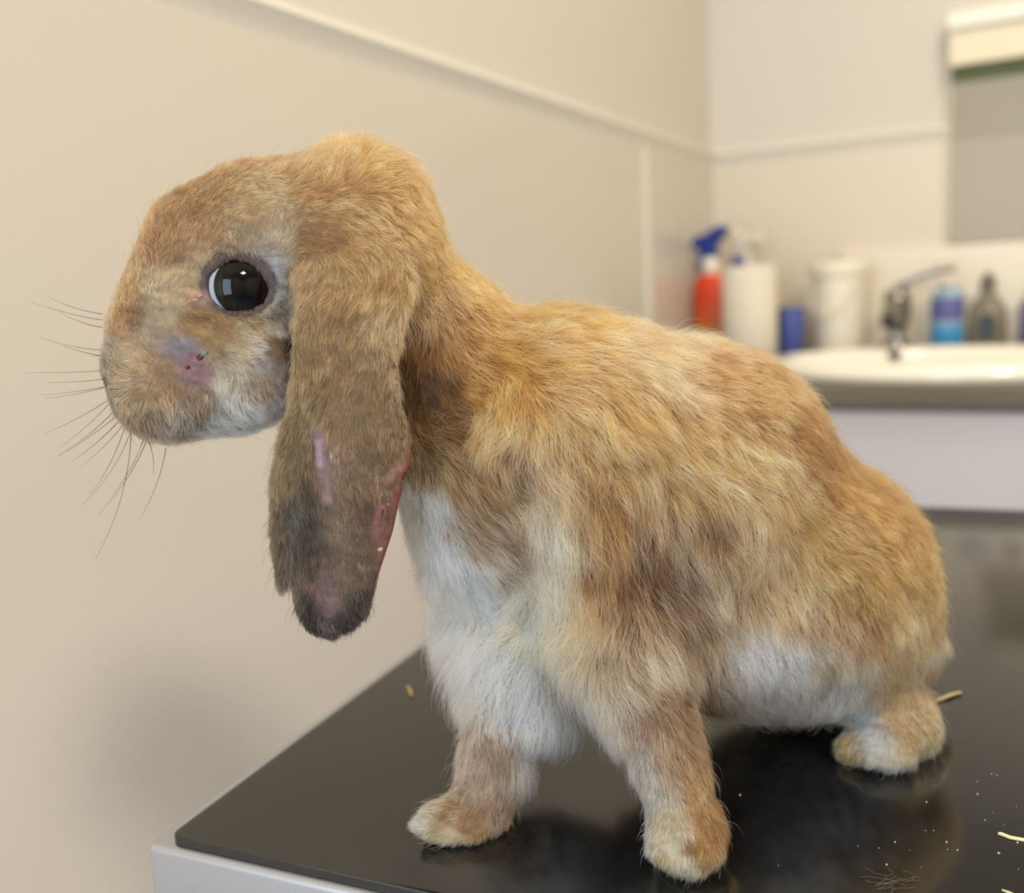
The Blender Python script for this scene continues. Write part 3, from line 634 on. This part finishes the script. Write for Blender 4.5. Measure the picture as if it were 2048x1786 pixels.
# eye surround: bare pinkish grey lid rim
ve = V-EYE; ea, eb, ec = ve@ex, ve@ey, ve@eye_n
erad = np.sqrt((ea/.0128)**2+(eb/.0112)**2)
nearside = ec > -.004
lid = (np.clip((1.10-erad)/.06, 0, 1)*nearside)
tear = np.exp(-(((vx-398)/22)**2+((vy-598)/16)**2))*nearside
VC[:, :3] = VC[:, :3]*(1-lid[:, None])+s2l((72, 58, 52))*lid[:, None]
VC[:, :3] = VC[:, :3]*(1-tear[:, None])+s2l((150, 114, 110))*tear[:, None]
lid2 = np.clip((1.03-erad)/.04, 0, 1)*nearside
VC[:, 7] *= (1-lid2)*(1-.8*np.clip(tear*1.5, 0, 1))
root = thing('rabbit', (V[:, 0].mean(), V[:, 1].mean(), TABLE_Z), 'orange and white lop-eared rabbit standing on black mat', 'rabbit')
RO = np.array(root.location)
me = bpy.data.meshes.new('body'); me.from_pydata((V-RO).tolist(), [], Q.tolist()); me.update()
at_ = me.attributes.new('tint', 'FLOAT_COLOR', 'POINT')
g = np.random.default_rng(3); sn = np.zeros(len(V))
for k_ in range(8): sn += np.sin(V@(g.normal(size=3)*900)+g.random()*6.28)
VC[:, :3] *= np.exp(.07*sn+.10*g.normal(size=len(V)))[:, None]
nost = np.exp(-(((vx-212)/6)**2+((vy-766)/9)**2))
VC[:, :3] *= (1-.85*nost)[:, None]; VC[:, 7] *= 1-nost
skin = np.ones((len(V), 4), np.float32); skin[:, :3] = VC[:, :3]*(.30+.60*(1-np.clip(VC[:, 7:8], 0, 1)))  # skin colour darkened to paint shade into the gaps between tufts
at_.data.foreach_set('color', skin.ravel())
me.polygons.foreach_set('use_smooth', [True]*len(me.polygons))
me.materials.append(attr_mat('rabbit_skin', .55, .35, .35, 1200))
body = bpy.data.objects.new('body', me); C.objects.link(body); body.parent = root

# ---- fur
T_ = np.concatenate([Q[:, [0, 1, 2]], Q[:, [0, 2, 3]]])
def make_fur(name, n, under, fly=False, blond=False):
    A, B, Cc = V[T_[:, 0]], V[T_[:, 1]], V[T_[:, 2]]
    ar = .5*np.linalg.norm(np.cross(B-A, Cc-A), axis=1)
    den = VC[T_, 7].mean(1)
    vd = CAM-(A+B+Cc)/3; vd /= np.linalg.norm(vd, axis=1)[:, None]
    fc = (VN[T_].mean(1)*vd).sum(1)
    dist = np.linalg.norm(CAM-(A+B+Cc)/3, axis=1)
    vw = np.where(fc > -.25, 1.0, .35)*(.36/dist)**1.2
    ln = VC[T_, 5].mean(1)
    vw *= np.clip(1.5-ln/130, .75, 1.5)
    if blond: vw *= np.clip((ln-38)/14, 0, 1)*(.3+.7*np.clip(np.sin(A@np.array([160., 90, 120]))+np.sin(A@np.array([-90., 170, 60])+1), 0, 1))
    w = ar*den*vw; w[(A[:, 2] < TABLE_Z+.0015)] = 0
    cs = np.cumsum(w); ti = np.searchsorted(cs, rng.random(n)*cs[-1])
    u1, u2 = rng.random(n), rng.random(n); f_ = u1+u2 > 1; u1[f_] = 1-u1[f_]; u2[f_] = 1-u2[f_]
    u0 = 1-u1-u2; tt = T_[ti]
    bl = lambda X: X[tt[:, 0]]*u0[:, None]+X[tt[:, 1]]*u1[:, None]+X[tt[:, 2]]*u2[:, None]
    p0 = bl(V); nn = bl(VN); nn /= np.linalg.norm(nn, axis=1)[:, None]
    ear = VL[tt[:, 0]] == EA
    x, y, z = pix(p0)
    j_ = np.zeros((2, n)); g_ = np.random.default_rng(11)
    for fr in (150, 420, 900):
        for a_ in (0, 1):
            for _ in range(3): j_[a_] += np.sin(p0@(g_.normal(size=3)*fr)+g_.random()*6.28)*(7 if fr < 300 else 5)
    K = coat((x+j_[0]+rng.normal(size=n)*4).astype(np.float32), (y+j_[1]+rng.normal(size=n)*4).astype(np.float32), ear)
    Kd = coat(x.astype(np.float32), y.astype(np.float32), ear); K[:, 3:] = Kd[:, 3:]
    lidw = bl(lid[:, None])[:, 0]
    n_fur = n
    # smooth pseudo-noise over the surface
    def fld(freq, seed):
        g = np.random.default_rng(seed); o_ = np.zeros(n)
        for _ in range(5):
            k_ = g.normal(size=3)*freq; o_ += np.sin(p0@k_+g.random()*6.28)
        return o_/1.6
    d2_ = K[:, 3:5]; d2_ /= np.linalg.norm(d2_, axis=1)[:, None]+1e-6
    ang = np.arctan2(d2_[:, 1], d2_[:, 0]) + .17*fld(90, 1) + .22*fld(260, 2) + .10*fld(600, 12) + rng.normal(size=n)*((.22 if under else .17)+.22*np.clip((K[:, 5]-62)/30, 0, 1))
    if blond: ang += rng.normal(size=n)*.26
    dv = np.cos(ang)[:, None]*rgt - np.sin(ang)[:, None]*upv
    Tn = dv-(dv*nn).sum(1)[:, None]*nn
    tl = np.linalg.norm(Tn, axis=1)
    Tn = np.where(tl[:, None] > .05, Tn/np.maximum(tl, 1e-6)[:, None], np.array([0, 0, -1.0]))
    L = K[:, 5]*mpx(.36)*(1+.12*fld(150, 3))*np.exp(rng.normal(size=n)*.20)
    if under: L *= .62
    if fly: L = np.minimum(L*1.45, 62*mpx(.36))
    if blond: L *= 1.22
    L *= 1-.3*lidw
    lift = np.clip(K[:, 6]*(1.15 if under else 1.0)*np.exp(rng.normal(size=n)*.35)+.06*fld(200, 4), .05, 1.2)
    if blond: lift = lift*1.25+.08
    if fly: lift = np.clip(lift*2.2, .5, 1.6)
    # strands
    S = 6; ts = np.linspace(0, 1, S)
    pts = np.zeros((n, S, 3), np.float32); pts[:, 0] = p0 - nn*.0005
    curl = rng.normal(size=(n, 3))*(.12+.14*np.clip((K[:, 5]-60)/30, 0, 1))[:, None]
    for s in range(1, S):
        t_ = ts[s]
        d_ = nn*(lift*1.5*(1-t_)**1.1)[:, None] + Tn*(.35+.65*t_) + curl*t_ + np.array([0, 0, -.10])*t_
        d_ /= np.linalg.norm(d_, axis=1)[:, None]
        pts[:, s] = pts[:, s-1]+d_*(L/(S-1))[:, None]
    # tufting: strand tips draw towards a neighbouring guide strand
    lumc = np.ones(n)
    for frac, amt, sg in () if fly else ((.006, .30, .16), (.035, .58, .30)):
        ng = int(n*frac); gid = rng.choice(n, ng, replace=False)
        kd = kdtree.KDTree(ng)
        for i, q in enumerate(p0[gid]): kd.insert(q, i)
        kd.balance(); fd = kd.find
        near = np.fromiter((fd(q)[1] for q in p0.tolist()), int, n)
        g = gid[near]; ok = ear[g] == ear
        lumc *= np.exp(rng.normal(size=ng)*sg)[near]
        off = pts[g]-pts; dist = np.linalg.norm(off[:, 0], axis=1)
        a_ = amt*ok*np.clip(1.6-dist/np.maximum(L*.55, 1e-5), 0, 1)*rng.uniform(.5, 1, n)
        pts += off*(a_[:, None]*ts[None, :]**1.4)[..., None]
    pts[:, :, 2] = np.maximum(pts[:, :, 2], TABLE_Z+.0004)
    # colour along the strand
    c0 = K[:, :3].astype(np.float64)
    gm = c0.mean(1, keepdims=True); wm = np.clip((c0[:, :1]-c0[:, 2:])/np.maximum(c0[:, :1], .01)*1.25, 0, 1)
    c0 = np.clip(c0, .004, 1)*((1-wm)*np.array([1.0, .97, .93])+wm*np.array([.97, .765, .665]))*np.clip((gm/.42)**.56, .40, 1.28)  # last factor adds contrast, painting deeper shadow into the coat colour
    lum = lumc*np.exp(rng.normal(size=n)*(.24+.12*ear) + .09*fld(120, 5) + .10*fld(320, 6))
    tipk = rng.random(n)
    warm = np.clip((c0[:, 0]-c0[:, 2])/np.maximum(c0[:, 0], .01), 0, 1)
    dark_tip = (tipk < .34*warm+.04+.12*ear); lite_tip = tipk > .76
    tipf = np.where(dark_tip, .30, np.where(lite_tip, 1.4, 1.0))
    grad = np.interp(ts, [0, .5, 1], [.34, .92, 1.10])  # darker undercoat at the root, deepened to paint in shade between tufts
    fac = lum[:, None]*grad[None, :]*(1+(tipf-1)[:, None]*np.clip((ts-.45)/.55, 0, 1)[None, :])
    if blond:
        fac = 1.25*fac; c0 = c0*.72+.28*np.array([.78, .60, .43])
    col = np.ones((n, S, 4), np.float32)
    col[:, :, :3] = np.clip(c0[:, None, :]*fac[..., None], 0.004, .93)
    rad = np.where(rng.random(n) < .2, 1.25, .9)*(.000052 if under else .000066)
    rr_ = rad[:, None]*np.interp(ts, [0, .5, 1], [1.0, .9, .18])[None, :]
    hc = bpy.data.hair_curves.new(name); hc.add_curves([S]*n)
    hc.attributes['position'].data.foreach_set('vector', (pts-RO.astype(np.float32)).astype(np.float32).ravel())
    ra = hc.attributes.get('radius') or hc.attributes.new('radius', 'FLOAT', 'POINT')
    ra.data.foreach_set('value', rr_.astype(np.float32).ravel())
    ca = hc.attributes.new('tint', 'FLOAT_COLOR', 'POINT'); ca.data.foreach_set('color', col.ravel())
    hc.materials.append(m_fur)
    o_ = bpy.data.objects.new(name, hc); C.objects.link(o_); o_.parent = root
    o_['kind'] = 'stuff'
    return o_
m_fur = bpy.data.materials.new('fur'); m_fur.use_nodes = True
nt = m_fur.node_tree; nt.nodes.clear()
ph = nt.nodes.new('ShaderNodeBsdfHairPrincipled'); ph.model = 'CHIANG'; ph.parametrization = 'COLOR'
at2 = nt.nodes.new('ShaderNodeAttribute'); at2.attribute_name = 'tint'; ou = nt.nodes.new('ShaderNodeOutputMaterial')
nt.links.new(at2.outputs['Color'], ph.inputs['Color']); nt.links.new(ph.outputs[0], ou.inputs['Surface'])
ph.inputs['Roughness'].default_value = .52; ph.inputs['Radial Roughness'].default_value = .55
make_fur('fur', 230000, False)
make_fur('guard_hair', 26000, False, False, True)
make_fur('undercoat', 130000, True)
make_fur('flyaway_hair', 9000, False, True)
print('fur', time.time()-T0)

# ---- eye
bm = bmesh.new(); bmesh.ops.create_uvsphere(bm, u_segments=64, v_segments=40, radius=ER)
m_eye = bpy.data.materials.new('eye'); m_eye.use_nodes = True
nt = m_eye.node_tree; b = nt.nodes['Principled BSDF']; b.inputs['Roughness'].default_value = .04; b.inputs['Specular IOR Level'].default_value = .22
tc = nt.nodes.new('ShaderNodeTexCoord'); dp = nt.nodes.new('ShaderNodeVectorMath'); dp.operation = 'DOT_PRODUCT'
nv = nt.nodes.new('ShaderNodeVectorMath'); nv.operation = 'NORMALIZE'
iris = -fwd+rgt*.43-upv*.12; iris /= np.linalg.norm(iris)
nt.links.new(tc.outputs['Object'], nv.inputs[0]); nt.links.new(nv.outputs[0], dp.inputs[0]); dp.inputs[1].default_value = tuple(iris)
cr = nt.nodes.new('ShaderNodeValToRGB'); nt.links.new(dp.outputs['Value'], cr.inputs[0]); e = cr.color_ramp.elements
e[0].position = .66; e[0].color = rgba((150, 158, 170)); e[1].position = .69; e[1].color = rgba((14, 12, 9))
q = e.new(.74); q.color = rgba((24, 20, 13)); q = e.new(.90); q.color = rgba((20, 16, 11)); q = e.new(.93); q.color = rgba((4, 4, 5))
nt.links.new(cr.outputs[0], b.inputs['Base Color'])
eo = obj('eye', bm, m_eye, root); eo.location = EYE-RO
# ---- whiskers: root pixel, tip pixel, sag
m_wh = mat('whisker', (70, 60, 48), .35)
WHK = [((205,628),(90,590),6),((205,640),(60,603),4),((205,655),(120,625),4),((208,700),(75,672),6),((205,712),(120,690),2),((215,712),(180,712),0),((305,740),(205,705),-16),((240,738),(50,745),3),
 ((260,750),(95,765),4),((225,770),(80,790),3),((220,772),(90,797),3),((252,775),(88,868),6),((225,800),(120,895),4),((230,820),(110,915),6),((255,812),(118,912),5),((235,845),(140,925),4),((250,845),(160,935),4),
 ((270,835),(165,1010),14),((253,842),(180,990),8),((262,866),(190,1120),16),((290,870),(225,990),6),((296,873),(195,1030),10),((296,880),(306,950),5),((332,895),(278,1040),8)]
for (a, b2, sag) in WHK:
    d0 = .366 if a[0] > 235 else .372
    A = P(a[0], a[1], d0); B = P(b2[0], b2[1], d0-.012+.02*((a[0]*7+a[1]*3) % 10)/10)
    pts = []
    for t_ in np.linspace(0, 1, 9):
        nrm = np.array([b2[1]-a[1], -(b2[0]-a[0])], float); nrm /= np.linalg.norm(nrm)
        o_ = sag*4*t_*(1-t_)
        pts.append(A*(1-t_)+B*t_+(nrm[0]*rgt-nrm[1]*upv)*o_*mpx(.37)-RO)
    obj('whisker', bm_tube(pts, list(np.linspace(.00016, .00004, 9)), 5), m_wh, root)
# ---- scabs on the ear and cheek
m_scab = mat('scab_dark', (78, 30, 24), .5, noise=.4, nscale=900, bump=.5); m_crust = mat('crust_pale', (168, 138, 116), .7, noise=.2, nscale=900, bump=.5)
m_green = mat('crust_grey_green', (112, 120, 112), .35, noise=.2, nscale=900, bump=.5)
for px, py, rx, ry, m_, dd in ((806,950,5,9,m_scab,0),(798,938,6,5,m_crust,0),(763,1021,6,14,m_scab,0),(756,1098,10,6,m_crust,0),(738,975,9,6,m_crust,0),(775,1008,5,4,m_crust,0),(402,718,9,6,m_scab,0),(407,704,9,7,m_green,0),(378,735,5,4,m_scab,0),(392,600,10,4,m_crust,0),(402,592,6,4,m_crust,0)):
    if px > 500: c = P(px, py, ear_depth(np.array(float(px)), np.array(float(py)))-.0020)
    else: c = V[np.argmin((vx-px)**2+(vy-py)**2+((vz > .372)*1e6))]
    bm = bmesh.new(); bmesh.ops.create_icosphere(bm, subdivisions=2, radius=1.0)
    rg2 = np.random.default_rng(px)
    for v_ in bm.verts:
        q = np.array(v_.co)*(1+.25*rg2.normal()*.6)
        v_.co = Vector((q[0]*rx*mpx(.34)*rgt + q[1]*ry*mpx(.34)*upv - q[2]*.0011*fwd))
    obj('scab' if m_ is m_scab else 'crust', bm, m_, root, loc=c-RO)

# ------------------------------------------------------------------ bits lying on the mat
m_hay = mat('hay', (214, 204, 160), .6, noise=.15, nscale=400)
def strand(name, pxs, rad, m_, label, cat, flat=1.0):
    pts = [on_z(x, y, TABLE_Z+rad*1.05) for x, y in pxs]; o0 = pts[0].copy(); o0[2] = TABLE_Z
    ob = obj(name, bm_tube([p-o0 for p in pts], [rad*(.7 if i in (0, len(pts)-1) else 1) for i in range(len(pts))], 8, flat=flat), m_, loc=o0)
    return tag(ob, label, cat)
strand('hay_stem', [(1996,1667),(2003,1668),(2020,1675),(2048,1680),(2090,1684),(2120,1684)], .0007, m_hay, 'pale hay stem with knobbed end on mat by the near corner', 'hay')
strand('hay_stem', [(1868,1402),(1885,1396),(1905,1388),(1922,1384)], .0012, mat('hay_dull', (176, 158, 108), .7), 'dull straw piece on mat behind the hind foot', 'hay', .5)
strand('hay_stem', [(2004,1780),(2016,1784),(2034,1791)], .0004, m_hay, 'tiny pale hay splinter at the bottom corner of the mat', 'hay')
strand('food_crumb', [(815,1372),(820,1380),(823,1391)], .0009, mat('crumb_yellow', (200, 180, 110), .7), 'small yellow crumb on mat in front of the chest', 'crumb', .6)
bm = bmesh.new(); g = np.random.default_rng(5)
for k in range(16):
    x0, y0 = 1785+g.normal()*14, 1762+g.normal()*8; a = g.random()*6.28; pl = []
    for s in range(7):
        pl.append(on_z(x0, y0, TABLE_Z+.0004+.0003*g.random())-np.array([0, 0, TABLE_Z])); x0 += 9*math.cos(a); y0 += 4.5*math.sin(a); a += g.normal()*.55
    bm_tube([q-np.array([.0, .0, 0]) for q in pl], .00004, 4, bm)
o = obj('loose_hair', bm, mat('loose_hair', (120, 112, 96), .6)); o.location.z = TABLE_Z
tag(o, 'small tangle of loose fur lying on the mat near the bottom edge', 'hair')
bm = bmesh.new()
SP = [(1983,1548),(1994,1550),(1955,1563),(1955,1588),(1985,1625),(2033,1613),(1893,1684),(1895,1699),(1997,1706),(2000,1706),(1853,1604),(1716,1692),(1758,1696),(1773,1729),(1842,1735),(1867,1661),(1557,1731),(2037,1738),(1790,1684),(1851,1661),(1915,1700),(2008,1650),(1480,1590),(2035,1685),(1970,1640),(1820,1700)]
for x, y in SP:
    bmesh.ops.create_icosphere(bm, subdivisions=1, radius=float(.00016+.0003*g.random()**2), matrix=Matrix.Translation(on_z(x, y, TABLE_Z+.0002)))
tag(obj('dust_specks', bm, mat('dust', (190, 184, 165), .7)), 'pale dust specks scattered over the black mat', 'dust', None, 'stuff')
print('done', time.time()-T0)
